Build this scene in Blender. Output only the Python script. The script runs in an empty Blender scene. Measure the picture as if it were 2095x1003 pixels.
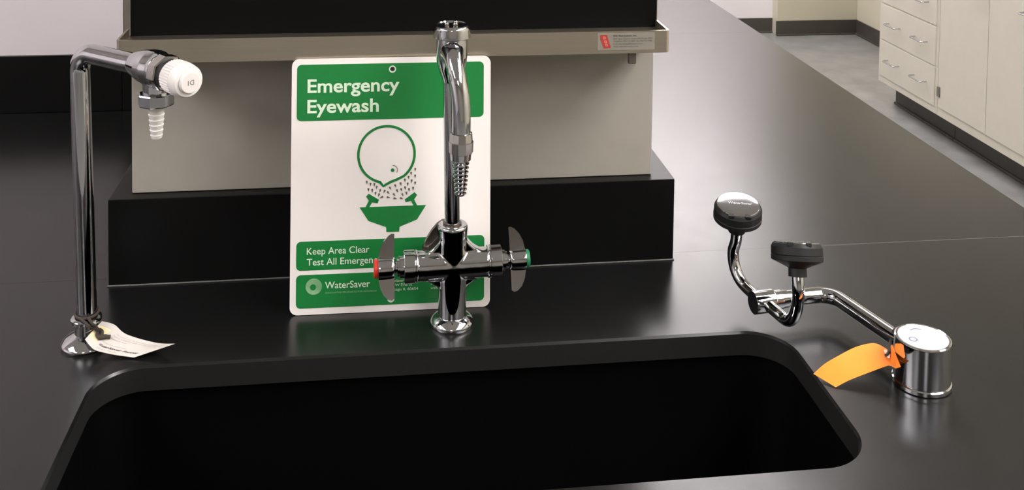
import bpy, bmesh, math, random
from mathutils import Vector, Matrix
from mathutils.geometry import tessellate_polygon

SC = bpy.context.scene
COL = SC.collection
random.seed(4)

# ---------------------------------------------------------------- camera, world, exposure
F_PX, V0 = 2142.865, -344.475
PITCH, YAW, ROLL = 0.0490571, 0.1309219, -0.0134989
CAM_H = 0.58                                   # above the bench top (z = 0)
cp, sp, cy, sy, cr, sr = (math.cos(PITCH), math.sin(PITCH), math.cos(YAW), math.sin(YAW), math.cos(ROLL), math.sin(ROLL))
fwd = Vector((sy*cp, cy*cp, -sp)); rt = Vector((cy, -sy, 0)); dn = fwd.cross(rt)
right = cr*rt + sr*dn; down = -sr*rt + cr*dn
cam_data = bpy.data.cameras.new('camera')
cam = bpy.data.objects.new('camera', cam_data); COL.objects.link(cam)
up = -down; back = -fwd
cam.matrix_world = Matrix(((right.x, up.x, back.x, 0), (right.y, up.y, back.y, 0), (right.z, up.z, back.z, CAM_H), (0, 0, 0, 1)))
cam_data.sensor_fit = 'HORIZONTAL'; cam_data.sensor_width = 36.0
cam_data.lens = F_PX / 2095 * 36.0
cam_data.shift_y = (V0 - 501.5) / 2095         # the photograph is a low crop of a taller frame
cam_data.clip_start = 0.02
SC.camera = cam

world = bpy.data.worlds.new('world'); SC.world = world; world.use_nodes = True
world.node_tree.nodes['Background'].inputs[0].default_value = (0.8, 0.83, 0.9, 1)
world.node_tree.nodes['Background'].inputs[1].default_value = 0.02
vs = SC.view_settings
vs.view_transform = 'Standard'; vs.look = 'None'; vs.gamma = 1.0; vs.use_curve_mapping = False
vs.exposure = 0.0
BENCH_LAMP = 19.5
LAMP = 10.5                                    # radiance of the ceiling light diffusers
LIGHTS = [(-1.95, 0.38, 1), (1.30, 0.38, 1), (-2.6, 0.38, 1), (1.93, 0.38, 1), (-0.3, -2.6, 0), (1.80, 5.35, 0), (1.14, 3.4, 0), (-2.2, 3.6, 0), (1.95, 1.7, 0), (0.65, 5.5, 0),
          (1.30, -0.95, 0), (-1.95, -0.95, 0), (1.31, 5.55, 0), (-0.1, 5.5, 0), (1.93, -0.95, 0)]      # x, y, 1 = brighter bench row; many added to brighten sign, cabinets, far wall
CEIL = 1.83
FLOOR = -0.914

# ---------------------------------------------------------------- materials
def lin(c):
    return tuple((x/255/12.92) if x/255 <= 0.04045 else ((x/255+0.055)/1.055)**2.4 for x in c) + (1,)

def mat(name, rgb, rough=0.5, metal=0.0, ior=1.5, emit=0.0, noise=None, bump=None, coat=0.0, stretch=None, rvar=None):
    m = bpy.data.materials.new(name); m.use_nodes = True
    nt = m.node_tree; b = nt.nodes['Principled BSDF']
    b.inputs['Base Color'].default_value = lin(rgb)
    b.inputs['Roughness'].default_value = rough
    b.inputs['Metallic'].default_value = metal
    b.inputs['IOR'].default_value = ior
    if coat:
        b.inputs['Coat Weight'].default_value = coat; b.inputs['Coat Roughness'].default_value = 0.08
    if emit:
        b.inputs['Emission Color'].default_value = lin(rgb); b.inputs['Emission Strength'].default_value = emit
    tc = mp = None
    if noise or bump or rvar:
        tc = nt.nodes.new('ShaderNodeTexCoord'); mp = nt.nodes.new('ShaderNodeMapping')
        nt.links.new(tc.outputs['Object'], mp.inputs['Vector'])
        if stretch: mp.inputs['Scale'].default_value = stretch
    if noise:                                  # (scale, second colour, contrast)
        n = nt.nodes.new('ShaderNodeTexNoise'); n.inputs['Scale'].default_value = noise[0]; n.inputs['Detail'].default_value = 5
        nt.links.new(mp.outputs[0], n.inputs['Vector'])
        r = nt.nodes.new('ShaderNodeValToRGB')
        r.color_ramp.elements[0].position = 0.5-noise[2]; r.color_ramp.elements[1].position = 0.5+noise[2]
        r.color_ramp.elements[0].color = lin(rgb); r.color_ramp.elements[1].color = lin(noise[1])
        nt.links.new(n.outputs['Fac'], r.inputs[0]); nt.links.new(r.outputs[0], b.inputs['Base Color'])
    if bump:                                   # (scale, strength, distance)
        n = nt.nodes.new('ShaderNodeTexNoise'); n.inputs['Scale'].default_value = bump[0]; n.inputs['Detail'].default_value = 3
        nt.links.new(mp.outputs[0], n.inputs['Vector'])
        bu = nt.nodes.new('ShaderNodeBump'); bu.inputs['Strength'].default_value = bump[1]; bu.inputs['Distance'].default_value = bump[2]
        nt.links.new(n.outputs['Fac'], bu.inputs['Height']); nt.links.new(bu.outputs[0], b.inputs['Normal'])
    if rvar:                                   # (scale, low, high)
        n = nt.nodes.new('ShaderNodeTexNoise'); n.inputs['Scale'].default_value = rvar[0]
        nt.links.new(mp.outputs[0], n.inputs['Vector'])
        r = nt.nodes.new('ShaderNodeMapRange'); r.inputs['To Min'].default_value = rvar[1]; r.inputs['To Max'].default_value = rvar[2]
        nt.links.new(n.outputs['Fac'], r.inputs['Value']); nt.links.new(r.outputs[0], b.inputs['Roughness'])
    return m

M = {}
M['epoxy'] = mat('black_epoxy', (13, 13, 13), 0.22, noise=(900, (17, 17, 17), 0.25), rvar=(30, 0.22, 0.28))
M['cutedge'] = mat('sanded_epoxy_edge', (27, 27, 26), 0.6, ior=1.4, noise=(300, (22, 22, 21), 0.3))
M['epoxy_dull'] = mat('black_epoxy_dull', (8, 8, 8), 0.38, ior=1.3, noise=(700, (10, 10, 10), 0.25))
M['sinkblack'] = mat('sink_black', (3, 3, 3), 0.5, ior=1.2, noise=(500, (4, 4, 4), 0.25))
M['caulk'] = mat('grey_caulk', (110, 110, 106), 0.6, noise=(300, (90, 90, 88), 0.3))
M['greypaint'] = mat('grey_paint', (162, 157, 147), 0.45, noise=(40, (158, 153, 143), 0.3), bump=(700, 0.05, 0.0005))
M['steel'] = mat('brushed_steel', (190, 181, 166), 0.36, metal=1.0, noise=(60, (182, 174, 156), 0.35), stretch=(0.15, 6, 6), bump=(300, 0.06, 0.0004))
M['chrome'] = mat('chrome', (188, 188, 191), 0.05, metal=1.0, rvar=(60, 0.035, 0.07))
M['chrome_old'] = mat('chrome_soft', (180, 177, 174), 0.12, metal=1.0, rvar=(80, 0.1, 0.16))
M['chrome_dark'] = mat('chrome_dull_dark', (112, 104, 96), 0.3, metal=1.0, rvar=(80, 0.26, 0.36))
M['panelblack'] = mat('black_panel_face', (6, 6, 6), 0.5, ior=1.2, noise=(600, (8, 8, 8), 0.3))
M['frame'] = mat('panel_frame_metal', (120, 116, 108), 0.4, metal=0.6, noise=(80, (110, 106, 98), 0.3))
M['signwhite'] = mat('sign_white', (246, 240, 235), 0.32, noise=(30, (243, 237, 232), 0.3))
M['green'] = mat('sign_green', (22, 122, 56), 0.35, noise=(200, (26, 126, 60), 0.3))
M['lightgreen'] = mat('sign_pale_print', (222, 240, 216), 0.4, noise=(200, (216, 236, 210), 0.3))
M['palegreen'] = mat('logo_pale_green', (150, 196, 150), 0.4, noise=(200, (140, 186, 140), 0.3))
M['drop'] = mat('sign_grey_print', (104, 104, 94), 0.4, noise=(200, (98, 98, 88), 0.3))
M['hole'] = mat('hole_dark', (30, 32, 28), 0.7, noise=(200, (26, 28, 26), 0.3))
M['white_plastic'] = mat('white_plastic', (226, 221, 218), 0.35, noise=(60, (222, 217, 214), 0.3))
M['nylon'] = mat('white_nylon', (214, 211, 206), 0.45, noise=(60, (210, 207, 202), 0.3))
M['greyprint'] = mat('grey_lettering', (105, 102, 100), 0.5, noise=(100, (100, 98, 96), 0.3))
M['rubber'] = mat('black_rubber', (22, 22, 22), 0.55, ior=1.4, noise=(300, (26, 26, 26), 0.3))
M['red'] = mat('red_disc', (205, 52, 40), 0.35, noise=(100, (195, 48, 38), 0.3))
M['greendisc'] = mat('green_disc', (38, 120, 80), 0.35, noise=(100, (34, 112, 74), 0.3))
M['paper'] = mat('tag_card', (204, 197, 190), 0.7, noise=(120, (199, 192, 185), 0.3))
M['patch'] = mat('tag_patch', (236, 222, 178), 0.6, noise=(120, (232, 216, 170), 0.3))
M['ink'] = mat('ink', (62, 58, 58), 0.7, noise=(100, (56, 52, 52), 0.3))
M['faintink'] = mat('faint_ink', (150, 145, 142), 0.7, noise=(100, (144, 139, 136), 0.3))
M['cord'] = mat('cord', (46, 38, 32), 0.7, noise=(600, (62, 52, 44), 0.3), bump=(1500, 0.3, 0.0004))
M['orange'] = mat('orange_card', (250, 138, 36), 0.6, noise=(60, (248, 131, 32), 0.3))
M['peach'] = mat('peach_ring', (252, 222, 204), 0.6, noise=(100, (250, 214, 196), 0.3))
M['label'] = mat('white_label', (192, 191, 195), 0.45, noise=(60, (186, 186, 191), 0.3))
M['blueprint'] = mat('label_blue', (104, 108, 146), 0.4, noise=(60, (100, 104, 140), 0.3))
M['sticker'] = mat('grey_sticker', (150, 146, 134), 0.4, metal=0.3, noise=(100, (144, 140, 128), 0.3))
M['stickered'] = mat('sticker_red', (172, 58, 50), 0.5, noise=(200, (164, 54, 46), 0.3))
M['stickpink'] = mat('sticker_pink', (214, 130, 118), 0.5, noise=(200, (206, 122, 110), 0.3))
M['cream'] = mat('cream_enamel', (203, 198, 184), 0.32, noise=(20, (199, 194, 180), 0.3))
M['toe'] = mat('toe_kick_dark', (66, 63, 59), 0.5, noise=(60, (58, 56, 52), 0.3))
M['hinge'] = mat('hinge_grey', (130, 126, 116), 0.4, metal=0.5, noise=(60, (120, 116, 106), 0.3))
M['wall'] = mat('wall_white', (238, 233, 236), 0.6, noise=(6, (235, 230, 233), 0.3), bump=(300, 0.06, 0.001))
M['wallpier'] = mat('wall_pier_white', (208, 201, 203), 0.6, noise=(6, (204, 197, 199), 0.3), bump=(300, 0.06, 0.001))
M['beige'] = mat('wall_beige', (204, 199, 178), 0.6, noise=(6, (199, 194, 173), 0.3), bump=(300, 0.06, 0.001))
M['olive'] = mat('post_grey', (104, 98, 90), 0.6, noise=(20, (98, 92, 84), 0.3))
M['ceiling'] = mat('ceiling_white', (226, 224, 218), 0.8, noise=(80, (214, 212, 206), 0.3))
M['floor'] = mat('vinyl_floor', (146, 147, 145), 0.28, noise=(9, (120, 121, 119), 0.22), stretch=(1, 1, 1))
M['base'] = mat('cove_base', (72, 67, 62), 0.45, noise=(30, (64, 60, 56), 0.3))
M['lampframe'] = mat('lamp_frame_white', (230, 230, 228), 0.5, noise=(20, (226, 226, 224), 0.3))
M['lamp'] = mat('lamp_diffuser', (255, 250, 250), 0.5, emit=LAMP, noise=(20, (255, 249, 249), 0.3))
M['lampbright'] = mat('bench_lamp_diffuser', (255, 250, 250), 0.5, emit=BENCH_LAMP, noise=(20, (255, 249, 249), 0.3))
M['bench'] = mat('bench_base_paint', (190, 184, 168), 0.4, noise=(20, (184, 178, 162), 0.3))

# ---------------------------------------------------------------- helpers
def origin(p):
    v = Vector((0, 0, 0))
    while p is not None:
        v += p.location; p = p.parent
    return v

def obj(name, bm, m, parent=None, smooth=35, kind=None, label=None, part_label=None):
    """link a bmesh given in world coordinates as one mesh object"""
    o0 = origin(parent)
    bmesh.ops.recalc_face_normals(bm, faces=bm.faces[:])
    if o0.length: bmesh.ops.translate(bm, verts=bm.verts[:], vec=-o0)
    me = bpy.data.meshes.new(name); bm.to_mesh(me); bm.free()
    me.materials.append(M[m])
    if smooth:
        me.shade_smooth(); me.set_sharp_from_angle(angle=math.radians(smooth))
    o = bpy.data.objects.new(name, me); COL.objects.link(o)
    if smooth:
        w = o.modifiers.new('normals', 'WEIGHTED_NORMAL'); w.keep_sharp = True
    if parent is not None: o.parent = parent
    if kind: o['kind'] = kind
    if part_label: o['label'] = part_label
    return o

def thing(name, label, cat, loc=(0, 0, 0), group=None):
    o = bpy.data.objects.new(name, None); COL.objects.link(o)
    o.location = loc; o.empty_display_size = 0.02
    o['label'] = label; o['category'] = cat
    if group: o['group'] = group
    return o

def tag(o, label, cat, group=None):
    o['label'] = label; o['category'] = cat
    if group: o['group'] = group
    return o

def B(): return bmesh.new()

def box(bm, x0, x1, y0, y1, z0, z1, bev=0.0, seg=2):
    vs_ = [bm.verts.new((x, y, z)) for x in (x0, x1) for y in (y0, y1) for z in (z0, z1)]
    idx = ((0, 1, 3, 2), (4, 6, 7, 5), (0, 4, 5, 1), (2, 3, 7, 6), (0, 2, 6, 4), (1, 5, 7, 3))
    fs = [bm.faces.new([vs_[i] for i in f]) for f in idx]
    if bev:
        es = list({e for f in fs for e in f.edges})
        bmesh.ops.bevel(bm, geom=es, offset=bev, segments=seg, profile=0.5, affect='EDGES')
    return bm

def frame_of(d):
    d = Vector(d).normalized()
    a = Vector((0, 0, 1)) if abs(d.z) < 0.9 else Vector((1, 0, 0))
    u = a.cross(d).normalized(); v = d.cross(u)
    return d, u, v

def lathe(bm, p, d, prof, n=48, cap=True, phase=0.0):
    """prof: list of (distance along d, radius)"""
    d, u, v = frame_of(d); p = Vector(p); rings = []
    for t, r in prof:
        rings.append([bm.verts.new(p + d*t + (u*math.cos(phase+2*math.pi*i/n) + v*math.sin(phase+2*math.pi*i/n))*max(r, 1e-5)) for i in range(n)])
    for a, b in zip(rings, rings[1:]):
        for i in range(n): bm.faces.new((a[i], a[(i+1) % n], b[(i+1) % n], b[i]))
    if cap:
        bm.faces.new(rings[0][::-1]); bm.faces.new(rings[-1])
    return bm

def catmull(pts, n=10):
    P = [Vector(p) for p in pts]; out = []
    for i in range(len(P)-1):
        p0 = P[max(i-1, 0)]; p1 = P[i]; p2 = P[i+1]; p3 = P[min(i+2, len(P)-1)]
        for k in range(n):
            t = k/n
            out.append(0.5*((2*p1) + (p2-p0)*t + (2*p0-5*p1+4*p2-p3)*t*t + (3*p1-p0-3*p2+p3)*t**3))
    out.append(P[-1]); return out

def fillet(pts, rad, n=10):
    """polyline with rounded corners"""
    P = [Vector(p) for p in pts]; out = [P[0]]
    for i in range(1, len(P)-1):
        r = rad[i-1] if isinstance(rad, (list, tuple)) else rad
        a = (P[i-1]-P[i]).normalized(); b = (P[i+1]-P[i]).normalized()
        ang = a.angle(b); t = r/math.tan(ang/2)
        t = min(t, 0.49*(P[i-1]-P[i]).length, 0.49*(P[i+1]-P[i]).length)
        s, e = P[i]+a*t, P[i]+b*t
        r2 = t*math.tan(ang/2); c = P[i] + (a+b).normalized()*(r2/math.sin(ang/2))
        vs0, vs1 = s-c, e-c; th = vs0.angle(vs1); ax = vs0.cross(vs1).normalized()
        for k in range(n+1): out.append(c + Matrix.Rotation(th*k/n, 3, ax) @ vs0)
    out.append(P[-1]); return out

def tube(bm, pts, r, n=24, cap=True):
    P = [Vector(p) for p in pts]; m = len(P)
    rr = r if isinstance(r, (list, tuple)) else [r]*m
    T = [(P[min(i+1, m-1)]-P[max(i-1, 0)]).normalized() for i in range(m)]
    _, u, v = frame_of(T[0]); rings = []
    for i in range(m):
        if i:
            q = T[i-1].rotation_difference(T[i]); u = q @ u
        u = (u - T[i]*u.dot(T[i])).normalized(); v = T[i].cross(u)
        rings.append([bm.verts.new(P[i] + (u*math.cos(2*math.pi*k/n) + v*math.sin(2*math.pi*k/n))*rr[i]) for k in range(n)])
    for a, b in zip(rings, rings[1:]):
        for k in range(n): bm.faces.new((a[k], a[(k+1) % n], b[(k+1) % n], b[k]))
    if cap:
        bm.faces.new(rings[0][::-1]); bm.faces.new(rings[-1])
    return bm

def rrect(x0, x1, y0, y1, r, n=10):
    out = []
    for cx, cy_, a0 in ((x1-r, y0+r, -90), (x1-r, y1-r, 0), (x0+r, y1-r, 90), (x0+r, y0+r, 180)):
        for k in range(n+1):
            a = math.radians(a0 + 90*k/n); out.append((cx+r*math.cos(a), cy_+r*math.sin(a)))
    return out

def circle(cx, cy_, r, n=32, cw=False):
    return [(cx+r*math.cos(2*math.pi*k/n), cy_+r*math.sin(2*math.pi*k/n)) for k in range(n)]

def plate(bm, loops, fn0, fn1, sides=True):
    """extrude a 2-D outline with holes; fn0 / fn1 map (s, t) to the lower and upper surface"""
    tri = tessellate_polygon([[Vector((a, b, 0)) for a, b in l] for l in loops])
    flat = [p for l in loops for p in l]
    lo = [bm.verts.new(fn0(*p)) for p in flat]; hi = [bm.verts.new(fn1(*p)) for p in flat]
    for t in tri:
        try: bm.faces.new([hi[i] for i in t])
        except ValueError: pass
        if sides:
            try: bm.faces.new([lo[i] for i in reversed(t)])
            except ValueError: pass
    if sides:
        k = 0
        for l in loops:
            n = len(l)
            for i in range(n):
                a, b = k+i, k+(i+1) % n
                bm.faces.new((lo[a], lo[b], hi[b], hi[a]))
            k += n
    return bm

def text_polys(body, bold=0.0, space=1.0):
    cu = bpy.data.curves.new('t', 'FONT'); cu.body = body; cu.size = 1.0; cu.offset = bold; cu.space_character = space
    cu.fill_mode = 'FRONT'; cu.resolution_u = 6
    o = bpy.data.objects.new('t', cu); COL.objects.link(o)
    dg = bpy.context.evaluated_depsgraph_get(); dg.update()
    me = bpy.data.meshes.new_from_object(o.evaluated_get(dg))
    vs_ = [(v.co.x, v.co.y) for v in me.vertices]; fs = [tuple(p.vertices) for p in me.polygons]
    bpy.data.objects.remove(o); bpy.data.curves.remove(cu); bpy.data.meshes.remove(me)
    return vs_, fs

def add_text(bm, body, x, y, cap, width, fn, bold=0.0, space=1.0, rot180=False):
    """flat lettering: baseline start (x, y), cap height, total width; fn maps (s, t) to 3-D"""
    vs_, fs = text_polys(body, bold, space)
    x0 = min(v[0] for v in vs_); x1 = max(v[0] for v in vs_)
    ch = 0.72
    sx = width/(x1-x0); sy_ = cap/ch
    if rot180: nv = [bm.verts.new(fn(x-(a-x0)*sx+width, y-b*sy_+cap)) for a, b in vs_]
    else: nv = [bm.verts.new(fn(x+(a-x0)*sx, y+b*sy_)) for a, b in vs_]
    for f in fs:
        try: bm.faces.new([nv[i] for i in f])
        except ValueError: pass
    return bm

def fuse(bm, voxel=0.0008, it=16, factor=0.5):
    """weld overlapping solids into one casting with rounded inner corners"""
    me = bpy.data.meshes.new('f'); bmesh.ops.recalc_face_normals(bm, faces=bm.faces[:]); bm.to_mesh(me); bm.free()
    o = bpy.data.objects.new('f', me); COL.objects.link(o)
    r = o.modifiers.new('r', 'REMESH'); r.mode = 'VOXEL'; r.voxel_size = voxel
    s = o.modifiers.new('s', 'SMOOTH'); s.factor = factor; s.iterations = it
    dg = bpy.context.evaluated_depsgraph_get(); dg.update()
    me2 = bpy.data.meshes.new_from_object(o.evaluated_get(dg))
    out = bmesh.new(); out.from_mesh(me2)
    bpy.data.objects.remove(o); bpy.data.meshes.remove(me); bpy.data.meshes.remove(me2)
    return out

# ---------------------------------------------------------------- the room
XL, XR, YB, YF = -4.0, 2.88, 5.98, -4.0
obj('floor', box(B(), XL-.1, XR+.1, YF-.1, YB+.1, FLOOR-.1, FLOOR), 'floor', kind='structure')
obj('ceiling', box(B(), XL-.1, XR+.1, YF-.1, YB+.1, CEIL, CEIL+.1), 'ceiling', kind='structure')
obj('wall_back', box(B(), XL-.1, XR+.1, YB, YB+.1, FLOOR, CEIL), 'wall', kind='structure')
obj('wall_right', box(B(), XR, XR+.1, YF-.1, YB, FLOOR, CEIL), 'beige', kind='structure')
obj('wall_left', box(B(), XL-.1, XL, YF-.1, YB, FLOOR, CEIL), 'wall', kind='structure')
obj('wall_front', box(B(), XL, XR, YF-.1, YF, FLOOR, CEIL), 'greypaint', kind='structure')
# boxed-out column in the far right corner, and the pier wall that the bench runs past on the left
obj('wall_column', box(B(), 2.381, XR, 5.90, YB, FLOOR, CEIL, .003), 'beige', kind='structure')
obj('wall_pier', box(B(), XL, -0.4288, 1.865, 2.02, FLOOR, CEIL), 'wallpier', kind='structure')
obj('trim_1', box(B(), -0.4286, -0.20, 1.8652, 2.02, FLOOR, CEIL, .002), 'olive', kind='structure')
def baseboard(name, x0, x1, y0, y1, cove):
    bm = box(B(), x0, x1, y0, y1, FLOOR, FLOOR+.088, .002)
    if cove == 'y': box(bm, x0, x1, y0-.010, y1, FLOOR, FLOOR+.010, .004)
    else: box(bm, x0-.010, x1, y0, y1, FLOOR, FLOOR+.010, .004)
    obj(name, bm, 'base', kind='structure')
baseboard('baseboard_back', XL, 2.381, 5.972, YB, 'y')
baseboard('baseboard_column', 2.373, XR, 5.892, 5.90, 'y')
baseboard('baseboard_right', XR-.008, XR, 4.62, 5.89, 'x')

# ceiling lights and added fill panels (out of frame above): one built, the others copied
def ceiling_light(x, y, label, m):
    t = thing('ceiling_light', label, 'light', (x, y, CEIL), 'recessed ceiling lights')
    bm = B()
    for a in ((-.32, -.29, -.62, .62), (.29, .32, -.62, .62), (-.29, .29, -.62, -.59), (-.29, .29, .59, .62)):
        box(bm, x+a[0], x+a[1], y+a[2], y+a[3], CEIL-.022, CEIL-.001, .002)
    obj('frame', bm, 'lampframe', t)
    obj('diffuser', box(B(), x-.289, x+.289, y-.589, y+.589, CEIL-.018, CEIL-.002), m, t, smooth=0)
    return t
names = ['over the left end of the sink', 'over the right end of the sink', 'added left of the curb to brighten sign and housing', 'added right of the eyewash to brighten sign and housing',
         'added straight behind the viewer for the chrome and curb', 'near the far white wall', 'over the far end of the bench', 'beyond the left pier wall', 'added over the aisle to brighten the cream cabinets',
         'added to brighten the far wall, behind the grey housing', 'added behind the viewer to the right to brighten the sign', 'added behind the viewer to the left to brighten the sign', 'added to brighten the far wall, right of the grey housing',
         'added to brighten the far wall, behind the left pier wall', 'added farthest right behind the viewer to brighten the sign']
kinds = {}
for (x, y, br), nm in zip(LIGHTS, names):
    lab = 'white ceiling light panel ' + nm
    if br not in kinds:
        kinds[br] = ceiling_light(x, y, lab, 'lampbright' if br else 'lamp')
    else:
        c = kinds[br].copy(); COL.objects.link(c); c.location = (x, y, CEIL); c['label'] = lab
        for ch in kinds[br].children:
            d = ch.copy(); COL.objects.link(d); d.parent = c

# ---------------------------------------------------------------- black bench tops
BX0, BX1 = -2.6, 0.893
SINK = (-0.2625, 0.4318, 0.8206, 1.0393)
def worktop(name, label, y0, y1, hole=None, pier=None):
    ch = 0.0001
    t = thing(name, label, 'worktop', ((BX0+BX1)/2, (y0+y1)/2, -0.025))
    bm = B()
    if pier:      # cut back round the pier wall
        outer = [(BX0, y0), (BX1, y0), (BX1, y1), (-.19, y1), (-.19, pier), (BX0, pier)]
        o2 = [(BX0+ch, y0+ch), (BX1-ch, y0+ch), (BX1-ch, y1-ch), (-.19+ch, y1-ch), (-.19+ch, pier-ch), (BX0+ch, pier-ch)]
    else:
        xa = -.19 if y0 > 2 else BX0
        outer = [(xa, y0), (BX1, y0), (BX1, y1), (xa, y1)]
        o2 = [(xa+ch, y0+ch), (BX1-ch, y0+ch), (BX1-ch, y1-ch), (xa+ch, y1-ch)]
    holes = []; holes2 = []
    if hole:
        holes = [rrect(*hole, .046, 14)[::-1]]
        g = .0022
        holes2 = [rrect(hole[0]-g, hole[1]+g, hole[2]-g, hole[3]+g, .046+g, 14)[::-1]]
    for lo, hi in ((outer, o2),) + tuple(zip(holes, holes2)):
        n = len(lo)
        A = [bm.verts.new((*p, -.025)) for p in lo]
        cc = ch if lo is outer else .0022
        Bv = [bm.verts.new((*p, -cc)) for p in lo]; C = [bm.verts.new((*p, 0)) for p in hi]
        for i in range(n):
            j = (i+1) % n
            f = bm.faces.new((A[i], A[j], Bv[j], Bv[i])); bm.faces.new((Bv[i], Bv[j], C[j], C[i]))
            if lo is not outer: f.material_index = 1
    plate(bm, [o2]+holes2, lambda s, q: (s, q, 0), lambda s, q: (s, q, 0), sides=False)
    plate(bm, [outer]+holes, lambda s, q: (s, q, -.025), lambda s, q: (s, q, -.025), sides=False)
    bmesh.ops.remove_doubles(bm, verts=bm.verts[:], dist=1e-6)
    obj('top_slab', bm, 'epoxy', t, smooth=20).data.materials.append(M['cutedge'])
    bm = B()
    box(bm, BX1-.05, BX1-.03, y0+.004, y1-.004, FLOOR+.10, -.0255)
    xa = -.185 if y0 > 2 else BX0+.02
    box(bm, xa, BX1-.05, y0+.03, y0+.05, FLOOR+.10, -.0255)
    for x0, x1, ye in ((xa, BX1, y1),) if not pier else ((xa, -.19, pier), (-.19, BX1, y1)):
        box(bm, x0, x1-(.03 if x1 == BX1 else 0), y0+.004, ye-.004, FLOOR+.08, FLOOR+.10)
        box(bm, x0, x1-(.10 if x1 == BX1 else 0), y0+.08, ye-.004, FLOOR+.001, FLOOR+.08)
    obj('base_cabinet', bm, 'bench', t, smooth=0, part_label='cream painted base under the black top')
    return t
worktop('worktop', 'black epoxy bench top in front, with the sink cut into it', 0.66, 1.2288, SINK)
worktop('worktop', 'black epoxy bench top carrying the raised curb and steel shelf', 1.2290, 2.3238, pier=1.8645)
worktop('worktop', 'farthest black bench top, running past the shelf towards the white wall', 2.3240, 3.35)

# sink basin under the cut-out
bm = B()
g = .006
prev = None
outer_l = rrect(SINK[0]-.02, SINK[1]+.02, SINK[2]-.02, SINK[3]+.02, .06, 12)
lv = [(rrect(SINK[0]-.02, SINK[1]+.02, SINK[2]-.02, SINK[3]+.02, .06, 12), -.0255),
      (rrect(SINK[0]-g, SINK[1]+g, SINK[2]-g, SINK[3]+g, .05, 12), -.0255),
      (rrect(SINK[0]-g+.004, SINK[1]+g-.004, SINK[2]-g+.004, SINK[3]+g-.004, .05, 12), -.19),
      (rrect(SINK[0]+.02, SINK[1]-.02, SINK[2]+.02, SINK[3]-.02, .035, 12), -.215)]
for l, z in lv:
    ring = [bm.verts.new((*p, z)) for p in l]
    if prev:
        for i in range(len(ring)):
            j = (i+1) % len(ring); bm.faces.new((prev[i], prev[j], ring[j], ring[i]))
    prev = ring
bm.faces.new(prev)
ring0 = [bm.verts.new((*p, -.0255)) for p in lv[0][0]]; ring1 = [bm.verts.new((*p, -.23)) for p in lv[0][0]]
for i in range(len(ring0)):
    j = (i+1) % len(ring0); bm.faces.new((ring0[i], ring0[j], ring1[j], ring1[i]))
bm.faces.new(ring1)
bmesh.ops.remove_doubles(bm, verts=bm.verts[:], dist=1e-6)
sink = thing('sink', 'long black undermount sink sunk into the front bench top', 'sink', ((SINK[0]+SINK[1])/2, (SINK[2]+SINK[3])/2, -.23))
obj('basin', bm, 'sinkblack', sink, smooth=40)
bm = B(); lathe(bm, (.085, .93, -.2155), (0, 0, 1), [(0, .02), (.0005, .033), (.002, .034), (.003, .031), (.0022, .02)], 32)
obj('drain', bm, 'chrome_old', sink)

# black curb, grey service housing, steel shelf, black panel, rear backsplash
CX0, CX1, CY0 = -0.2955, 0.3640, 1.2098
curb = thing('service_curb', 'black raised curb block on the bench under the grey housing', 'curb', (0.034, 1.45, 0))
obj('block', box(B(), CX0, CX1, CY0, 1.70, 0.0003, .1, .0012), 'epoxy_dull', curb)
bm = B()
box(bm, CX0-.001, CX1+.001, CY0-.0014, CY0+.001, 0.0001, .0014, .0004)
obj('caulk_bead', bm, 'caulk', curb, part_label='thin grey caulk line')

HX0, HX1, HY0 = -0.2728, 0.3392, 1.2264
tag(obj('service_housing', box(B(), HX0, HX1, HY0, 1.66, .1003, .2720, .0012), 'greypaint'),
    'grey painted housing standing on the black curb under the shelf', 'housing')

SX0, SX1, SY0, SZ0, SZ1 = -0.2712, 0.3355, 1.1475, .2722, .2977
shelf = thing('shelf', 'stainless steel shelf with raised front lip on the grey housing', 'shelf', (0.033, 1.40, SZ0))
bm = B()
tw = .0024
L1 = rrect(SX0, SX1, SY0, 1.70, .004, 6); L2 = rrect(SX0+tw, SX1-tw, SY0+tw, 1.70-tw, .003, 6)
plate(bm, [L1, L2[::-1]], lambda s, q: (s, q, SZ0), lambda s, q: (s, q, SZ1))
obj('lip', bm, 'steel', shelf)
obj('deck', box(B(), SX0+tw-.0003, SX1-tw+.0003, SY0+tw-.0003, 1.70-tw, .2722, .2890), 'steel', shelf)
bm = B(); box(bm, .2905, .2995, 1.1560, 1.1620, .2570, .2721, .0012); obj('bracket_tab', bm, 'frame', shelf)
# maker's sticker on the lip
KX = .00006035
def stk(d):
    def fn(cx, cy_):
        return (SX1-.0008-(1723-cx)*KX, SY0-d, SZ1-(cy_-(205+.0235*(1723-cx)))*KX)
    return fn
bm = B(); plate(bm, [[(350, 268), (1450, 242), (1450, 570), (350, 588)]], stk(.00005), stk(.0003))
stick = obj('label_sticker', bm, 'sticker', shelf, smooth=0, part_label='grey maker sticker with red mark')
bm = B(); plate(bm, [[(398, 303), (525, 297), (608, 545), (470, 556), (402, 390)]], stk(.0003), stk(.0005))
mark = obj('red_mark', bm, 'stickered', stick, smooth=0)
bm = B()
for (a, b) in ((475, 355), (500, 430), (520, 490)):
    plate(bm, [[(a-28, b-24), (a+18, b-26), (a+30, b+22), (a-16, b+24)], [(a-14, b-10), (a-6, b+10), (a+14, b+9), (a+6, b-11)]], stk(.0005), stk(.0006))
obj('red_mark_letters', bm, 'stickpink', stick, smooth=0)
bm = B()
lines = [('RSH Fabricators, Inc.', 330, 1100, 30, .025), ('8040 Sport Road N. Greensville Florida 33071', 384, 1405, 26, 0), ('Telephone 954-753-5000  Fax 954-753-7388', 430, 1390, 26, 0),
         ('Email: fabricating@fabricators.com', 482, 1210, 26, 0), ('Web: www.fabricators.com', 532, 1130, 26, 0)]
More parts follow.
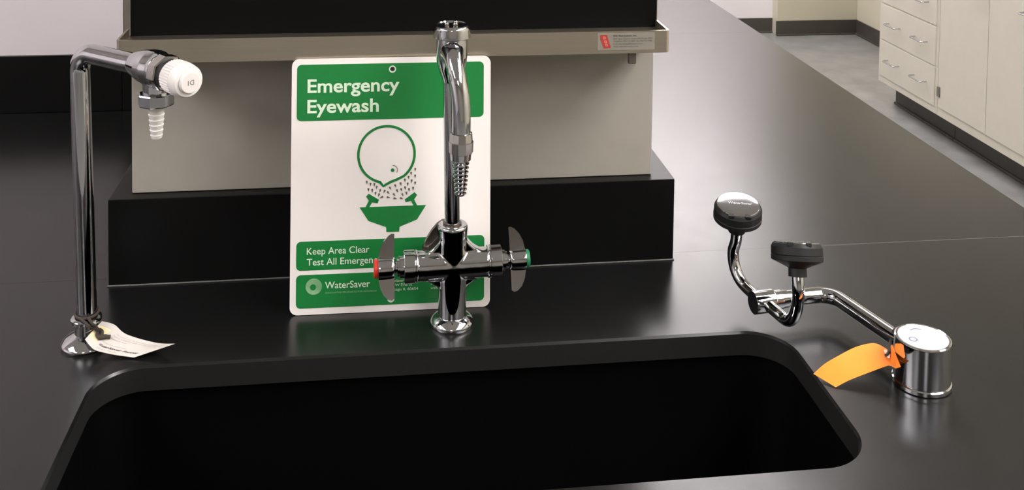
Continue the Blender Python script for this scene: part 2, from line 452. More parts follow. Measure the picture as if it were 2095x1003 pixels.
for s, yb, xe, h, bo in lines:
    sl = .0235
    add_text(bm, s, 650, -yb, h, xe-650, lambda a, b, yb=yb: stk(.00055)(a, -b-(a-650)*sl), bo)
obj('print', bm, 'ink', stick, smooth=0)

panel = thing('black_panel', 'large black panel standing upright on the steel shelf', 'panel', (0.033, 1.21, .289))
obj('face', box(B(), -.2680, .3345, 1.2010, 1.2195, .2893, .70, .0006), 'panelblack', panel)
for x0, x1 in ((-.2712, -.2678), (.3343, .3352)):
    obj('frame_strip', box(B(), x0, x1, 1.2000, 1.2205, .2893, .70, .0004), 'frame', panel)

bs = thing('backsplash', 'low black backsplash along the foot of the left white wall', 'backsplash', (-1.5, 1.858, 0))
obj('board', box(B(), BX0, -.4292, 1.8570, 1.8648, .0003, .0985, .001), 'epoxy_dull', bs)
bs2 = thing('backsplash', 'short black backsplash board just left of the grey housing, behind it', 'backsplash', (-.31, 1.858, 0))
obj('board', box(B(), -.4284, -.20, 1.8570, 1.8650, .0003, .0985, .001), 'epoxy_dull', bs2)

# ---------------------------------------------------------------- eyewash sign
SGW, SGH = .2168, .2745
LEAN = math.asin((1.1440-1.1215)/SGH)
s_o = Vector((-.0868, 1.1222, .0004)); s_r = Vector((math.cos(-.011), math.sin(-.011), 0))
s_u = Vector((0, math.sin(LEAN), math.cos(LEAN))); s_n = s_r.cross(s_u).normalized()   # towards the viewer
def sg(d):
    return lambda a, b: s_o + s_r*(a/1000) + s_u*(b/1000) + s_n*d
sign = thing('eyewash_sign', 'white and green Emergency Eyewash sign leaning on the steel shelf', 'sign', tuple(s_o + s_r*SGW/2))
H1, H2 = (108.5, 262.0), (108.4, 13.3)
bm = B()
plate(bm, [rrect(0, 216.8, 0, 274.5, 8), circle(*H1, 2.6)[::-1], circle(*H2, 2.6)[::-1]], sg(-.0018), sg(0))
board = obj('board', bm, 'signwhite', sign)
def band(l, holes, dz=.00025):
    bm = B(); plate(bm, [l]+holes, sg(0.00002), sg(dz)); return obj('green_band', bm, 'green', sign, part_label='green printed band')
b0 = band(rrect(5.6, 209.1, 207.7, 268.5, 5), [circle(*H1, 2.6)[::-1]])
b1 = band(rrect(6.4, 210.4, 47.3, 78.3, 5), [])
b2 = band(rrect(6.5, 210.3, 7.0, 42.6, 5), [circle(*H2, 2.6)[::-1]])
for hh, b_ in ((H1, b0), (H2, b2)):
    bm = B(); plate(bm, [circle(*hh, 3.9), circle(*hh, 2.6)[::-1]], sg(.00025), sg(.0005)); obj('hole_ring', bm, 'lightgreen', b_)
bm = B()
add_text(bm, 'Emergency', 16.9, 238.4, 14.6, 99.3, sg(.0005), .02)
add_text(bm, 'Eyewash', 16.9, 216.4, 14.5, 77.0, sg(.0005), .02)
obj('lettering', bm, 'lightgreen', b0, smooth=0)
bm = B()
add_text(bm, 'Keep Area Clear', 17.7, 64.3, 7.5, 67.0, sg(.0005), .004)
add_text(bm, 'Test All Emergency Equipment', 17.7, 52.7, 7.5, 127.0, sg(.0005), .004)
obj('lettering', bm, 'lightgreen', b1, smooth=0)
bm = B()
add_text(bm, 'WaterSaver', 37.4, 27.3, 7.6, 48.2, sg(.0005), .006)
add_text(bm, 'WaterSaver Faucet Co', 104.8, 31.3, 2.9, 32.0, sg(.0005))
add_text(bm, '701 W Erie St', 104.8, 26.6, 2.9, 26.5, sg(.0005))
add_text(bm, 'Chicago IL 60654', 104.8, 21.9, 2.9, 33.0, sg(.0005))
add_text(bm, '312 666 5500', 151.5, 26.6, 2.9, 24.0, sg(.0005))
add_text(bm, 'wsflab.com', 151.5, 21.9, 2.9, 20.0, sg(.0005))
obj('lettering', bm, 'lightgreen', b2, smooth=0)
bm = B()
add_text(bm, 'INNOVATIVE PRODUCTS FOR RESEARCH', 38.1, 21.8, 2.0, 54.5, sg(.0005))
for k in range(7):
    ro = 8.6-k*.78; dx = -.12*k
    plate(bm, [circle(25.4+dx, 29.9+dx, ro, 48), circle(25.4+dx, 29.9+dx, ro-.56, 48)[::-1]], sg(.00025), sg(.0005))
obj('logo_and_motto', bm, 'palegreen', b2, smooth=0)
# pictogram: face over the fountain
cxp, cyp, ro = 102.6, 169.4, 30.6
def facepath(r):
    out = []
    a0, a1 = math.radians(-52), math.radians(360-104.5)
    for k in range(72):
        a = a0 + (a1-a0)*k/71; out.append((cxp+r*math.cos(a), cyp+r*math.sin(a)))
    return out
mid_path = facepath(30.6) + [(95.4, 140.0), (97.6, 137.0), (99.4, 135.0), (102.6, 136.9), (107.7, 139.6), (113.0, 141.4)]
bm = B()
n = len(mid_path); inn, out_ = [], []
for i in range(n):
    p0 = Vector(mid_path[i-1]); p1 = Vector(mid_path[i]); p2 = Vector(mid_path[(i+1) % n])
    tdir = (p2-p0).normalized(); nn = Vector((tdir.y, -tdir.x))
    out_.append(tuple(p1+nn*1.35)); inn.append(tuple(p1-nn*1.35))
plate(bm, [out_, inn[::-1]], sg(0.00002), sg(.0003))
plate(bm, [circle(109.3, 152.1, 2.0, 24)], sg(0.00002), sg(.0003))
plate(bm, [[(83.6, 127.5), (94.7, 120.5), (93.4, 116.7), (87.4, 117.9), (84.3, 112.8), (80.1, 112.8), (83.8, 119.9), (80.7, 124.4)]], sg(0.00002), sg(.0003))
plate(bm, [[(133.4, 127.5), (136.2, 124.4), (133.0, 119.5), (136.4, 112.8), (132.3, 112.8), (129.6, 118.1), (123.8, 116.9), (122.7, 119.9)][::-1]], sg(0.00002), sg(.0003))
plate(bm, [[(73.8, 113.0), (146.0, 113.1), (136.3, 97.8), (117.3, 90.5), (116.9, 85.3), (103.0, 85.3), (102.7, 90.7), (83.4, 98.1)]], sg(0.00002), sg(.0003))
obj('pictogram', bm, 'green', sign, part_label='green face over eyewash fountain pictogram')
bm = B()
drops = [(81.4, 140.4), (85.4, 138.1), (89.6, 137.7), (92.2, 134.7), (83.2, 132.3), (87.4, 131.4), (96.0, 130.8), (100.8, 130.0), (90.9, 128.1), (94.8, 126.4), (98.2, 123.5), (104.2, 122.9), (104.3, 128.3), (106.5, 133.2), (110.8, 126.0), (111.5, 121.5), (112.2, 135.6), (114.2, 130.1), (118.1, 137.5), (118.5, 121.4), (118.9, 131.2), (120.1, 125.6), (122.7, 141.4), (123.0, 133.0), (124.5, 127.2), (125.8, 137.0), (126.7, 144.2), (127.3, 130.9), (129.5, 148.5), (130.1, 140.3), (131.8, 132.2), (134.0, 152.6), (133.9, 145.4), (134.0, 137.8)]
for k, (a, b) in enumerate(drops):
    if a < 103: tx, ty = (87-a)*.6, -(b-112)          # tails trail back to the left nozzle
    else: tx, ty = (130-a)*.6, -(b-112)
    if b < 125: ty *= .25
    d = Vector((tx, ty)).normalized(); w = Vector((-d.y, d.x)); c = Vector((a, b))
    pts = [tuple(c + d*3.0)] + [tuple(c + w*1.15*math.sin(t) - d*1.3*math.cos(t)) for t in [math.radians(x) for x in (80, 45, 0, -45, -80)]]
    plate(bm, [pts], sg(0.00002), sg(.0003))
arc = [(109.3+5.6*math.cos(math.radians(t)), 152.1+5.6*math.sin(math.radians(t))) for t in range(-32, 95, 8)]
arc2 = [(109.3+4.9*math.cos(math.radians(t)), 152.1+4.9*math.sin(math.radians(t))) for t in range(-32, 95, 8)]
plate(bm, [arc+arc2[::-1]], sg(0.00002), sg(.0003))
obj('spray_drops', bm, 'drop', sign, smooth=0, part_label='grey printed water drops')

# ---------------------------------------------------------------- mixing faucet in the middle
MX, MY = .0857, 1.0887
fa = thing('mixing_faucet', 'tall chrome two-handle mixing faucet standing in front of the sign', 'faucet', (MX, MY, 0))
AX = Vector((math.cos(math.radians(2.5)), math.sin(math.radians(2.5)), 0))
AZ = .0650
bm = B()
lathe(bm, (MX, MY, .0002), (0, 0, 1), [(0, .0226), (.0025, .0232), (.0045, .0228), (.0075, .0200), (.0095, .0168), (.0105, .0152)], 48)
obj('base_flange', bm, 'chrome', fa)
bm = B()
lathe(bm, (MX, MY, .007), (0, 0, 1), [(0, .0151), (.085, .0151), (.090, .0156), (.0990, .0162), (.1012, .0158), (.1020, .0140)], 48)
lathe(bm, Vector((MX, MY, AZ))-AX*.0385, AX, [(0, .0156), (.077, .0156)], 48)
for sgn in (-1, 1):   # webs that round off into shoulders where the arms leave the column
    for pts in ([(.010, .035), (.0158, .0262), (.0220, .0195), (.030, .0140), (.030, 0), (.010, 0)], [(.010, -.028), (.0165, -.0215), (.024, -.0165), (.030, -.0140), (.030, 0), (.010, 0)]):
        def wf(off):
            return lambda a, b: Vector((MX, MY, AZ)) + AX*sgn*a + Vector((0, 0, b)) + Vector((-AX.y, AX.x, 0))*off
        plate(bm, [pts], wf(-.0068), wf(.0068))
obj('body', fuse(bm, .0008, 26), 'chrome', fa, smooth=60)
for sgn, dm, nm in ((-1, 'red', 'red'), (1, 'greendisc', 'green')):
    d = AX*sgn; c = Vector((MX, MY, AZ)) + Vector((0, 0, .0002))
    bm = B()
    lathe(bm, c, d, [(.0375, .0140), (.0376, .0163), (.0382, .0167), (.0392, .0167), (.0397, .0158), (.0403, .0158), (.0406, .0168), (.0515, .0168), (.0520, .0162), (.0522, .0112), (.0560, .0112), (.0564, .0095), (.0585, .0095), (.0590, .0062), (.0640, .0062)], 40)
    obj('valve_bonnet', bm, 'chrome', fa)
    # wing handle: lobes above and below a hub
    hub = c + d*.0618
    bm = B()
    prof = [(-.0005, .0315), (.0020, .0318), (.0060, .0300), (.0110, .0250), (.0148, .0180), (.0168, .0090), (.0172, 0), (.0168, -.0090), (.0150, -.0180), (.0115, -.0250), (.0070, -.0290), (.0030, -.0300), (.0002, -.0285), (0, -.012), (0, .012)]
    wv = Vector((-d.y, d.x, 0)).normalized()
    wv = wv if wv.y > 0 else -wv
    tn = math.radians(21)                     # each wing handle is turned a little on its stem
    wz = Vector((0, 0, math.cos(tn))) + wv*math.sin(tn); wo = wv*math.cos(tn) - Vector((0, 0, math.sin(tn)))
    def hf(off):
        return lambda a, b: hub + d*(a) + wz*b*1.05 + wo*off
    plate(bm, [prof], hf(-.0036), hf(.0036))
    bmesh.ops.bevel(bm, geom=[e for e in bm.edges if len(e.link_faces) == 2 and e.calc_face_angle(0) > 1.0], offset=.0014, segments=3, affect='EDGES', profile=.6)
    lathe(bm, hub, d, [(-.0010, .0085), (.0005, .0105), (.0030, .0112), (.0140, .0116), (.0168, .0112), (.0176, .0098)], 32)
    h = obj('handle', bm, 'chrome', fa, smooth=40)
    bm = B(); lathe(bm, hub+d*.0172, d, [(0, .0096), (.0030, .0096), (.0040, .0086)], 32)
    obj('index_disc', bm, dm, h, part_label=nm+' index disc')
# curved lobe behind the body
bm = B()
web = [(-.004, .1095), (-.0105, .1090), (-.0160, .1055), (-.0220, .0985), (-.0275, .0896), (-.0320, .0800), (-.0320, .070), (-.006, .070)]
plate(bm, [web[::-1]], lambda a, b: (MX+a, MY+.0125, b), lambda a, b: (MX+a, MY+.0065, b))
bmesh.ops.bevel(bm, geom=[e for e in bm.edges if len(e.link_faces) == 2 and e.calc_face_angle(0) > 1.0], offset=.0018, segments=3, affect='EDGES')
obj('rear_web', bm, 'chrome_dark', fa)
bm = B(); lathe(bm, (MX-.0006, MY, .1060), (0, 0, 1), [(0, .0100), (.0045, .0100), (.0055, .0085)], 40)
obj('packing_ring', bm, 'chrome_dark', fa)
bm = B(); tube(bm, [(MX-.0006, MY, .106), (MX-.0040, MY, .275)], .0081, 40)
obj('riser', bm, 'chrome', fa)
# vacuum breaker head
vx = MX-.0034
bm = B(); lathe(bm, (vx+.0003, MY, .2620), (0, 0, 1), [(0, .0092), (.004, .0105), (.012, .0135), (.022, .0160), (.028, .0166), (.048, .0166)], 48)
obj('vacuum_breaker', bm, 'chrome', fa)
bm = B(); lathe(bm, (vx+.0003, MY, .3090), (0, 0, 1), [(0, .0186), (.0008, .0198), (.0100, .0200), (.0125, .0188), (.0136, .0172), (.0140, .0165), (.0128, .0155), (.0126, .002)], 48)
cap = obj('breaker_cap', bm, 'chrome', fa)
bm = B()
for dx, dy in ((-.0055, -.003), (.0035, -.0045), (.0045, .004)):
    lathe(bm, (vx+dx, MY+dy, .3215), (0, 0, 1), [(0, .0026), (.003, .0026), (.0042, .0018)], 14)
obj('cap_stud', bm, 'chrome_old', cap)
# hooded spout
bm = B()
sp_path = catmull([(vx-.0005, MY-.004, .2950), (vx, MY-.018, .2955), (vx+.0008, MY-.031, .2900), (vx+.0032, MY-.041, .2760), (vx+.0060, MY-.0465, .2580), (vx+.0070, MY-.0485, .2380), (vx+.0070, MY-.0487, .2215)], 8)
tube(bm, sp_path, [.0125 if i < 6 else (.0125-.0030*min(1, (i-6)/10)) for i in range(len(sp_path))], 32)
obj('spout', bm, 'chrome', fa)
nx, ny = vx+.0070, MY-.0487
bm = B(); lathe(bm, (nx, ny, .2240), (0, 0, -1), [(0, .0100), (.0005, .0112), (.009, .0118), (.0096, .0126), (.0205, .0124), (.0215, .0105)], 10, phase=.3)
obj('spout_nut', bm, 'chrome_old', fa, smooth=20)
bm = B(); prof = [(0, .0105), (.0070, .0102), (.0075, .0070)]
t = .0080
for k in range(8):
    r = .0085-.00035*k
    prof += [(t, r-.0032), (t+.0012, r-.0030), (t+.0026, r), (t+.0034, r), (t+.0036, r-.0032)]; t += .0044
prof += [(t, .0048), (t+.001, .0040)]
lathe(bm, (nx, ny, .2030), (0, 0, -1), prof, 28)
obj('serrated_nozzle', bm, 'chrome', fa, smooth=30)

# ---------------------------------------------------------------- DI water faucet on the left
DX, DY = -.2868, 1.0885
di = thing('water_faucet', 'slim chrome faucet with white DI knob at the left', 'faucet', (DX, DY, 0))
bm = B(); lathe(bm, (DX-.0008, DY, .0002), (0, 0, 1), [(0, .0236), (.0020, .0244), (.0040, .0238), (.0080, .0195), (.0105, .0135), (.0120, .0112), (.0225, .0105), (.0235, .0138), (.0245, .0150), (.0275, .0150), (.0290, .0135), (.0300, .0100)], 48)
obj('base_flange', bm, 'chrome', di)
dS = Vector((.80, -.60, -.012)).normalized()          # spout direction
dK = Vector((.62, -.78, 0)).normalized()              # valve stem direction
top = Vector((-.2926, DY, .3020))
bm = B(); tube(bm, fillet([(DX, DY, .026), top, top+dS*.085], [.0195], 16), .0098, 36)
obj('riser', bm, 'chrome', di)
vc = top + dS*.110
bm = B()
lathe(bm, top+dS*.078, dS, [(0, .0102), (.004, .0118), (.016, .0156), (.026, .0174), (.034, .0174), (.042, .0150)], 36)
lathe(bm, vc-dK*.006, dK, [(0, .0150), (.008, .0166), (.018, .0162)], 36)
lathe(bm, vc, (0, 0, -1), [(0, .0140), (.0265, .0120)], 32)
obj('valve_body', fuse(bm, .0008, 12), 'chrome', di, smooth=60)
bm = B(); lathe(bm, vc+dK*.0115, dK, [(0, .0150), (.0010, .0172), (.0125, .0172), (.0135, .0160)], 8, phase=.2)
obj('bonnet_nut', bm, 'chrome_old', di, smooth=20)
bm = B(); lathe(bm, vc+dK*.0250, dK, [(0, .0140), (.0085, .0140)], 32)
obj('packing_ring', bm, 'rubber', di)
# fluted knob
kb = vc + dK*.0330
bm = B(); d_, u_, v_ = frame_of(dK); N = 144; rings = []
for tt, r, fl in ((0, .0136, 0), (.0008, .0148, .0), (.0020, .0151, .0006), (.0165, .0155, .0006), (.0180, .0158, 0), (.0215, .0156, 0), (.0265, .0148, 0), (.0285, .0136, 0), (.0288, .0110, 0)):
    rings.append([bm.verts.new(kb + d_*tt + (u_*math.cos(2*math.pi*i/N)+v_*math.sin(2*math.pi*i/N))*(r + (fl if (i % 4) < 2 else -fl))) for i in range(N)])
for a, b in zip(rings, rings[1:]):
    for i in range(N): bm.faces.new((a[i], a[(i+1) % N], b[(i+1) % N], b[i]))
bm.faces.new(rings[0][::-1]); bm.faces.new(rings[-1])
knob = obj('knob', bm, 'white_plastic', di, smooth=30, part_label='white fluted plastic knob')
bm = B(); lathe(bm, kb, dK, [(.0285, .0104), (.0310, .0102), (.0322, .0095), (.0325, .0082)], 40)
obj('knob_cap', bm, 'white_plastic', knob)
bm = B()
rgt = Vector((-dK.y, dK.x, 0)).normalized()
uu_ = Vector((0, 0, 1))
add_text(bm, 'DI', -.0031, -.0024, .0048, .0060, lambda a, b: kb + dK*.0327 + rgt*a + uu_*b, .0, 1.15, rot180=True)
obj('knob_lettering', bm, 'greyprint', knob, smooth=0)
oc = vc
bm = B(); lathe(bm, (oc.x, oc.y, .2780), (0, 0, -1), [(0, .0110), (.0006, .0165), (.0015, .0172), (.0110, .0172), (.0122, .0160), (.0124, .0100)], 8, phase=.15)
obj('outlet_nut', bm, 'chrome', di, smooth=20)
bm = B(); prof = [(0, .0082), (.0050, .0080)]; t = .0050
for k in range(5):
    r = .0080-.0004*k
    prof += [(t+.0006, r), (t+.0050, r-.0012)]; t += .0050
prof += [(t+.0004, r-.0006), (t+.0036, .0050), (t+.0040, .0042)]
lathe(bm, (oc.x, oc.y, .2672), (0, 0, -1), prof, 32)
obj('hose_barb', bm, 'nylon', di, smooth=30, part_label='white plastic hose barb')

# ---------------------------------------------------------------- tags
def sheet(back, front, nu=12, nv=8, bulge=0.0):
    """ruled curved card between two edges; returns S(u, v)"""
    bc = catmull(back, nu); fc = catmull(front, nu); n = len(bc)-1
    def S(u, v, off=0.0):
        x = min(max(u, 0), 1)*n; i = min(int(x), n-1); f = x-i
        a = bc[i].lerp(bc[i+1], f); b = fc[i].lerp(fc[i+1], f)
        p = a.lerp(b, v) + Vector((0, 0, bulge*4*v*(1-v)))
        return p + Vector((0, -.25, .97))*off
    return S, n

def sheet_bm(S, n, nv=8, th=.0003, off=0.0, u0=0, u1=1, v0=0, v1=1):
    bm = B(); lo, hi = [], []
    for i in range(n+1):
        u = u0+(u1-u0)*i/n
        lo.append([bm.verts.new(S(u, v0+(v1-v0)*k/nv, off)) for k in range(nv+1)])
        hi.append([bm.verts.new(S(u, v0+(v1-v0)*k/nv, off+th)) for k in range(nv+1)])
    for i in range(n):
        for k in range(nv):
            bm.faces.new((hi[i][k], hi[i+1][k], hi[i+1][k+1], hi[i][k+1]))
            bm.faces.new((lo[i][k], lo[i][k+1], lo[i+1][k+1], lo[i+1][k]))
        bm.faces.new((lo[i][0], lo[i+1][0], hi[i+1][0], hi[i][0])); bm.faces.new((lo[i][nv], hi[i][nv], hi[i+1][nv], lo[i+1][nv]))
    for k in range(nv):
        bm.faces.new((lo[0][k], hi[0][k], hi[0][k+1], lo[0][k+1])); bm.faces.new((lo[n][k], lo[n][k+1], hi[n][k+1], hi[n][k]))
    return bm

WB = [(-0.2732, 1.0926, 0.0200), (-0.2602, 1.0891, 0.0175), (-0.2461, 1.0807, 0.0110), (-0.2155, 1.0707, 0.0060), (-0.1941, 1.0557, 0.0120)]
WF = [(-0.2839, 1.0698, 0.0140), (-0.2781, 1.0637, 0.0110), (-0.2708, 1.0605, 0.0070), (-0.2521, 1.0577, 0.0030), (-0.2330, 1.0535, 0.0015)]
OB = [(0.4295, 0.9491, 0.0040), (0.4424, 0.9539, 0.0100), (0.4575, 0.9575, 0.0150), (0.4798, 0.9649, 0.0190), (0.4985, 0.9648, 0.0220), (0.5049, 0.9541, 0.0230), (0.5072, 0.9443, 0.0230)]
OF = [(0.4438, 0.9301, 0.0008), (0.4535, 0.9318, 0.0040), (0.4619, 0.9321, 0.0070), (0.4819, 0.9325, 0.0130), (0.4956, 0.9313, 0.0180), (0.4978, 0.9296, 0.0190), (0.4986, 0.9275, 0.0200)]
FLAP = [(0.4983, 0.9270, 0.0203), (0.5070, 0.9438, 0.0233), (0.5065, 0.9453, 0.0300), (0.5083, 0.9455, 0.0310), (0.5033, 0.9276, 0.0300), (0.5006, 0.9137, 0.0270), (0.4980, 0.9184, 0.0230)]
HEAD1 = (0.4010, 1.0942, 0.0850)
HEAD2 = (0.4333, 1.0016, 0.0760)
LOW1 = [(0.4084, 1.0737, 0.0283), (0.4036, 1.0870, 0.0330), (0.4004, 1.0960, 0.0438), (0.3993, 1.0989, 0.0592)]
LOW2 = [(0.4238, 1.0295, 0.0241), (0.4287, 1.0151, 0.0235), (0.4319, 1.0055, 0.0319), (0.4336, 1.0006, 0.0488)]
TILT = {1: 11, 2: 21}
wt = thing('paper_tag', 'curled white paper tag tied with dark cord to the left faucet base', 'tag', (-.24, 1.065, 0))
S, n = sheet(WB, WF)
card = obj('card', sheet_bm(S, n), 'paper', wt, smooth=60)
obj('reinforcing_patch', sheet_bm(S, 12, 6, .0002, .0003, .0, .30, .22, .80), 'patch', card, smooth=60, part_label='cream reinforcing patch')
def tagtext(bm, s, u0, v, h, u1, bold=0):
    add_text(bm, s, u0, -v, h, u1-u0, lambda a, b: S(a, -b, .0006), bold)
bm = B(); tagtext(bm, 'WaterSaver Faucet', .40, .80, .085, .90, .02); obj('bold_print', bm, 'ink', card, smooth=0)
bm = B()
for v, u0, u1, s in ((.20, .42, .92, 'This product is tested and inspected'), (.29, .42, .95, 'before shipment from the factory'), (.40, .36, .62, 'Inspected by'), (.64, .36, .70, 'Thank you for choosing'), (.92, .44, .72, 'Chicago, Illinois')):
    tagtext(bm, s, u0, v, .045, u1)
obj('fine_print', bm, 'faintink', card, smooth=0)
hole = S(.16, .50, .001)
bm = B()
ring = [(DX+.0112*math.cos(a), DY+.0112*math.sin(a), .0330+.0016*math.sin(a*1.0)) for a in [math.radians(x) for x in range(-150, 211, 12)]]
tube(bm, ring, .0014, 10)
tube(bm, catmull([(DX+.004, DY-.0112, .0325), (DX+.010, DY-.0170, .0285), tuple(hole+Vector((-.004, .004, .0045))), tuple(hole+Vector((.001, 0, .0008)))], 6), .0014, 10)
tube(bm, catmull([(DX-.003, DY-.0116, .0320), (DX+.006, DY-.0185, .0280), tuple(hole+Vector((-.005, .002, .0040))), tuple(hole+Vector((.0005, -.002, .0012)))], 6), .0014, 10)
tube(bm, catmull([tuple(hole), tuple(S(.20, .62, .0022)), tuple(S(.29, .66, .0024)), tuple(S(.36, .52, .0022)), tuple(S(.42, .40, .0016))], 6), [.0018]*12+[.0024]*8+[.0021]*5, 10)
tube(bm, catmull([tuple(S(.14, .42, .0018)), tuple(S(.22, .45, .0024)), tuple(S(.30, .55, .0026)), tuple(S(.38, .50, .0018))], 6), .0017, 10)
obj('cord', bm, 'cord', wt, part_label='dark brown tie cord')

ot = thing('orange_tag', 'bright orange card tag tied to the eyewash arm beside its chrome post', 'tag', (.48, .95, 0))
S2, n2 = sheet(OB, OF)
oc_ = obj('card', sheet_bm(S2, n2), 'orange', ot, smooth=60)
bm = B(); FL = [Vector(p) for p in FLAP]
fl0 = [bm.verts.new(p) for p in FL]; fl1 = [bm.verts.new(p+Vector((-.0001, -.0003, .00005))) for p in FL]
bm.faces.new(fl0[::-1]); bm.faces.new(fl1)
for i in range(len(FL)): bm.faces.new((fl0[i], fl0[(i+1) % len(FL)], fl1[(i+1) % len(FL)], fl1[i]))
obj('folded_end', bm, 'orange', ot, smooth=0)
bm = B()
hu, hv = .845, .42
for k in range(28):
    a, b = 2*math.pi*k/28, 2*math.pi*(k+1)/28
    q = [S2(hu+ru*math.cos(x), hv+rv*math.sin(x), .0018) for x, ru, rv in ((a, .075, .24), (b, .075, .24), (b, .030, .09), (a, .030, .09))]
    bm.faces.new([bm.verts.new(p) for p in q])
obj('hole_ring', bm, 'peach', oc_, smooth=0, part_label='peach hole reinforcement')

# ---------------------------------------------------------------- eyewash
EX, EY = .5315, .9302
ey = thing('eyewash', 'chrome swing-arm eyewash with two black spray heads right of the sink', 'eyewash', (EX, EY, 0))
bm = B(); lathe(bm, (EX, EY, .0002), (0, 0, 1), [(0, .0266), (.0008, .0275), (.0042, .0275), (.0050, .0264), (.0054, .0258)], 56)
obj('base_ring', bm, 'chrome', ey)
bm = B(); lathe(bm, (EX, EY, .0054), (0, 0, 1), [(0, .0250), (.0004, .0262), (.0010, .0266), (.0385, .0266), (.0398, .0262), (.0404, .0250), (.0402, .0238), (.0398, .0234)], 64)
obj('post', bm, 'chrome', ey)
bm = B(); lathe(bm, (EX, EY, .0450), (0, 0, 1), [(0, .0232), (.0006, .0232), (.0008, .0228)], 56)
lab = obj('top_label', bm, 'label', ey, part_label='round white instruction label')
def tp(a, b): return (EX+a, EY+b, .0460)
bm = B()
plate(bm, [circle(-.0120, -.0035, .0042, 24), circle(-.0120, -.0035, .0030, 24)[::-1]], tp, tp, sides=False)
ar = [(-.0065+.0120*k/9, .0130+.0025*math.sin(math.pi*k/9)) for k in range(10)]
plate(bm, [ar + [(x, y-.0012) for x, y in ar[::-1]]], tp, tp, sides=False)
obj('label_print', bm, 'blueprint', lab, smooth=0)
AZ2 = .026
T = Vector((.4168, 1.0504, AZ2))
arm = fillet([(EX-.0030, EY+.014, AZ2), (.4965, 1.0585, AZ2), (.4640, 1.0568, AZ2), tuple(T)], [.022, .03], 14)
bm = B(); tube(bm, arm, .0082, 32); obj('swing_arm', bm, 'chrome', ey)
ta = (Vector((.4678, 1.0569, AZ2))-T).normalized()
perp = Vector((ta.y, -ta.x, 0)); perp = perp if perp.y > 0 else -perp
h1, h2 = Vector(HEAD1), Vector(HEAD2)
bm = B()
lathe(bm, T-ta*.013, ta, [(0, .0105), (.0008, .0118), (.0230, .0120), (.0245, .0112), (.0248, .0100), (.0330, .0100), (.0338, .0092), (.0400, .0090), (.0405, .0080)], 40)
obj('tee_joint', bm, 'chrome', ey)
for hh, low, key in ((h1, LOW1, 1), (h2, LOW2, 2)):
    lean = (Vector((T.x, T.y, hh.z))-hh).normalized()      # heads lean in towards each other
    vd = Vector((hh.x, hh.y, 0)).normalized()*(-1 if key == 1 else 1)
    lean = (lean*.25 + vd*.75).normalized()
    ax = (Vector((0, 0, 1)) + lean*math.tan(math.radians(TILT[key]))).normalized()
    pth = catmull([tuple(T+(Vector((low[0][0], low[0][1], T.z))-T)*.15)]+[tuple(p) for p in low]+[tuple(hh-ax*.012), tuple(hh+ax*.004)], 8)
    bm = B(); tube(bm, pth, .0063, 28); obj('branch_tube', bm, 'chrome', ey)
    bm = B()
    lathe(bm, hh, ax, [(-.0005, .0075), (0, .0094), (.0078, .0092), (.0090, .0110), (.0150, .0250), (.0158, .0262), (.0200, .0264), (.0206, .0257), (.0212, .0262), (.0285, .0260), (.0318, .0242), (.0322, .0234), (.0316, .0226)], 56)
    hd = obj('spray_head', bm, 'rubber', ey, smooth=18, part_label='black rubber spray head')
    bm = B(); lathe(bm, hh+ax*.0318, ax, [(0, .0230), (.0008, .0232), (.0013, .0229), (.0015, .0222), (.0016, .0150), (.0016, .002)], 56)
    obj('dust_cap', bm, 'chrome' if key == 1 else 'chrome_old', hd, part_label='chrome dust cap')
    _, uu, vv = frame_of(ax)
    xr = (Vector((1, 0, 0)) - ax*ax.x); xr = (xr - Vector((0, 1, 0))*.25); xr = (xr-ax*xr.dot(ax)).normalized(); yr = ax.cross(xr)
    bm = B()
    for dx in (-.0095, .0085):
        c = hh + ax*.0318 + xr*dx - yr*.0215
        for k in (0,):
            q = Matrix((xr, yr, ax)).transposed()
            vs0 = [c + q @ Vector((a*.0028, b*.0026, e*.0016)) for a in (-1, 1) for b in (-1, 1) for e in (-1, 1)]
            v8 = [bm.verts.new(p) for p in vs0]
            for f in ((0, 1, 3, 2), (4, 6, 7, 5), (0, 4, 5, 1), (2, 3, 7, 6), (0, 2, 6, 4), (1, 5, 7, 3)): bm.faces.new([v8[i] for i in f])
    obj('hinge_tab', bm, 'rubber', hd, smooth=0)
    bm = B(); add_text(bm, 'WaterSaver', -.0110, -.0005, .0042, .0260, lambda a, b: hh + ax*.0336 + xr*a + yr*b, .004)
    obj('cap_lettering', bm, 'palegreen' if False else 'label', hd, smooth=0)
# tie cord of the orange tag
hp = S2(hu, hv, .0008)
na = Vector((.5243, .9640, AZ2))
bm = B()
tube(bm, catmull([tuple(hp+Vector((-.003, -.001, .0006))), tuple(hp+Vector((.001, 0, .0012))), tuple(na+Vector((-.0090, -.002, .0000))), tuple(na+Vector((-.004, 0, .0098))), tuple(na+Vector((.006, .001, .0078))), tuple(na+Vector((.0098, .001, 0))), tuple(na+Vector((0, 0, -.0100))), tuple(na+Vector((-.0090, -.003, -.002))), tuple(hp+Vector((.003, .001, .0016)))], 7), .0013, 10)
obj('cord', bm, 'cord', ot, part_label='dark brown tie cord')

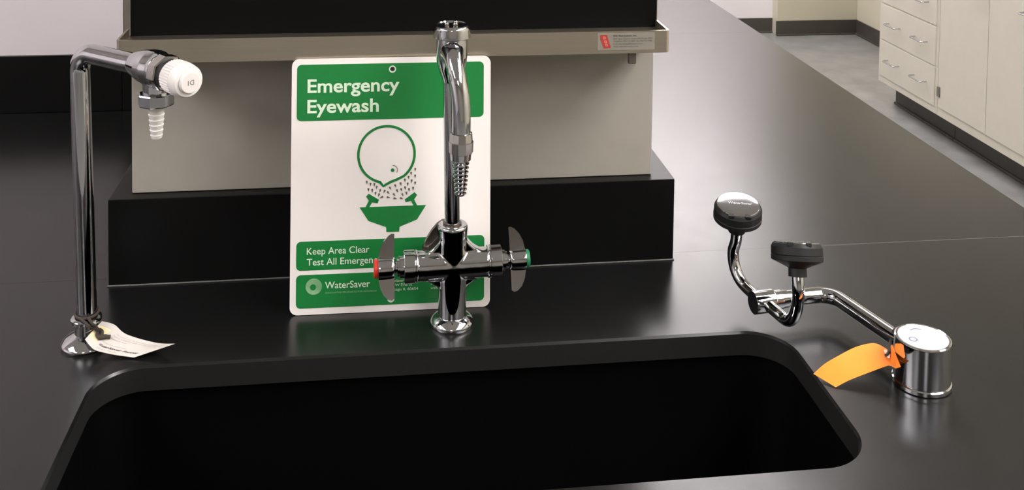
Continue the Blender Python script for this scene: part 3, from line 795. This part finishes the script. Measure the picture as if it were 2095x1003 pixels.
# ---------------------------------------------------------------- cream cabinets by the right wall
FX = 2.351
def pull(parent, y0, y1, z):
    bm = B()
    xs = FX-.004
    tube(bm, fillet([(xs+.004, y0, z), (xs-.030, y0, z-.002), (xs-.030, y1, z-.002), (xs+.004, y1, z)], .008, 6), .0032, 12)
    return obj('pull', bm, 'chrome', parent, part_label='chrome wire pull')
def cab_body(t, y0, y1, toe_y1):
    obj('body', box(B(), FX, XR-.004, y0, y1, -.80, -.032, .002), 'cream', t)
    bm = box(B(), FX+.085, XR-.004, y0+.001, toe_y1, FLOOR+.0005, -.8003)
    box(bm, FX+.075, FX+.086, y0+.001, toe_y1, FLOOR+.0005, FLOOR+.012, .003)
    obj('toe_kick', bm, 'toe', t)
dc = thing('drawer_cabinet', 'cream steel drawer cabinet at the far end of the right wall row', 'cabinet', (2.6, 4.32, FLOOR))
cab_body(dc, 4.066, 4.582, 4.572)
for z0, z1 in ((-.7685, -.6040), (-.5975, -.4325), (-.4260, -.2610), (-.2545, -.0900)):
    dr = obj('drawer', box(B(), FX-.0045, FX+.012, 4.0865, 4.5640, z0, z1, .0015), 'cream', dc)
    zc = z1-.078
    pull(dr, 4.385, 4.485, zc); pull(dr, 4.150, 4.250, zc)
kc = thing('door_cabinet', 'cream steel cabinet with tall plain doors nearest on the right', 'cabinet', (2.6, 3.7, FLOOR))
cab_body(kc, 3.355, 4.0645, 4.0640)
for y0, y1, hy in ((3.712, 4.038, (3.728, 3.812)), (3.372, 3.7095, (3.40, 3.49))):
    d = obj('door', box(B(), FX-.0045, FX+.012, y0, y1, -.7620, -.09, .0015), 'cream', kc)
    pull(d, hy[0], hy[1], -.236)
obj('hinge', box(B(), FX-.0075, FX+.004, 4.0395, 4.0610, -.7180, -.6770, .001), 'hinge', kc, part_label='small grey hinge plate')
tag(obj('cabinet_worktop', box(B(), 2.325, XR-.002, 3.34, 4.60, -.0315, 0, .002), 'epoxy_dull'), 'black worktop lying over the cream cabinets by the right wall', 'worktop')
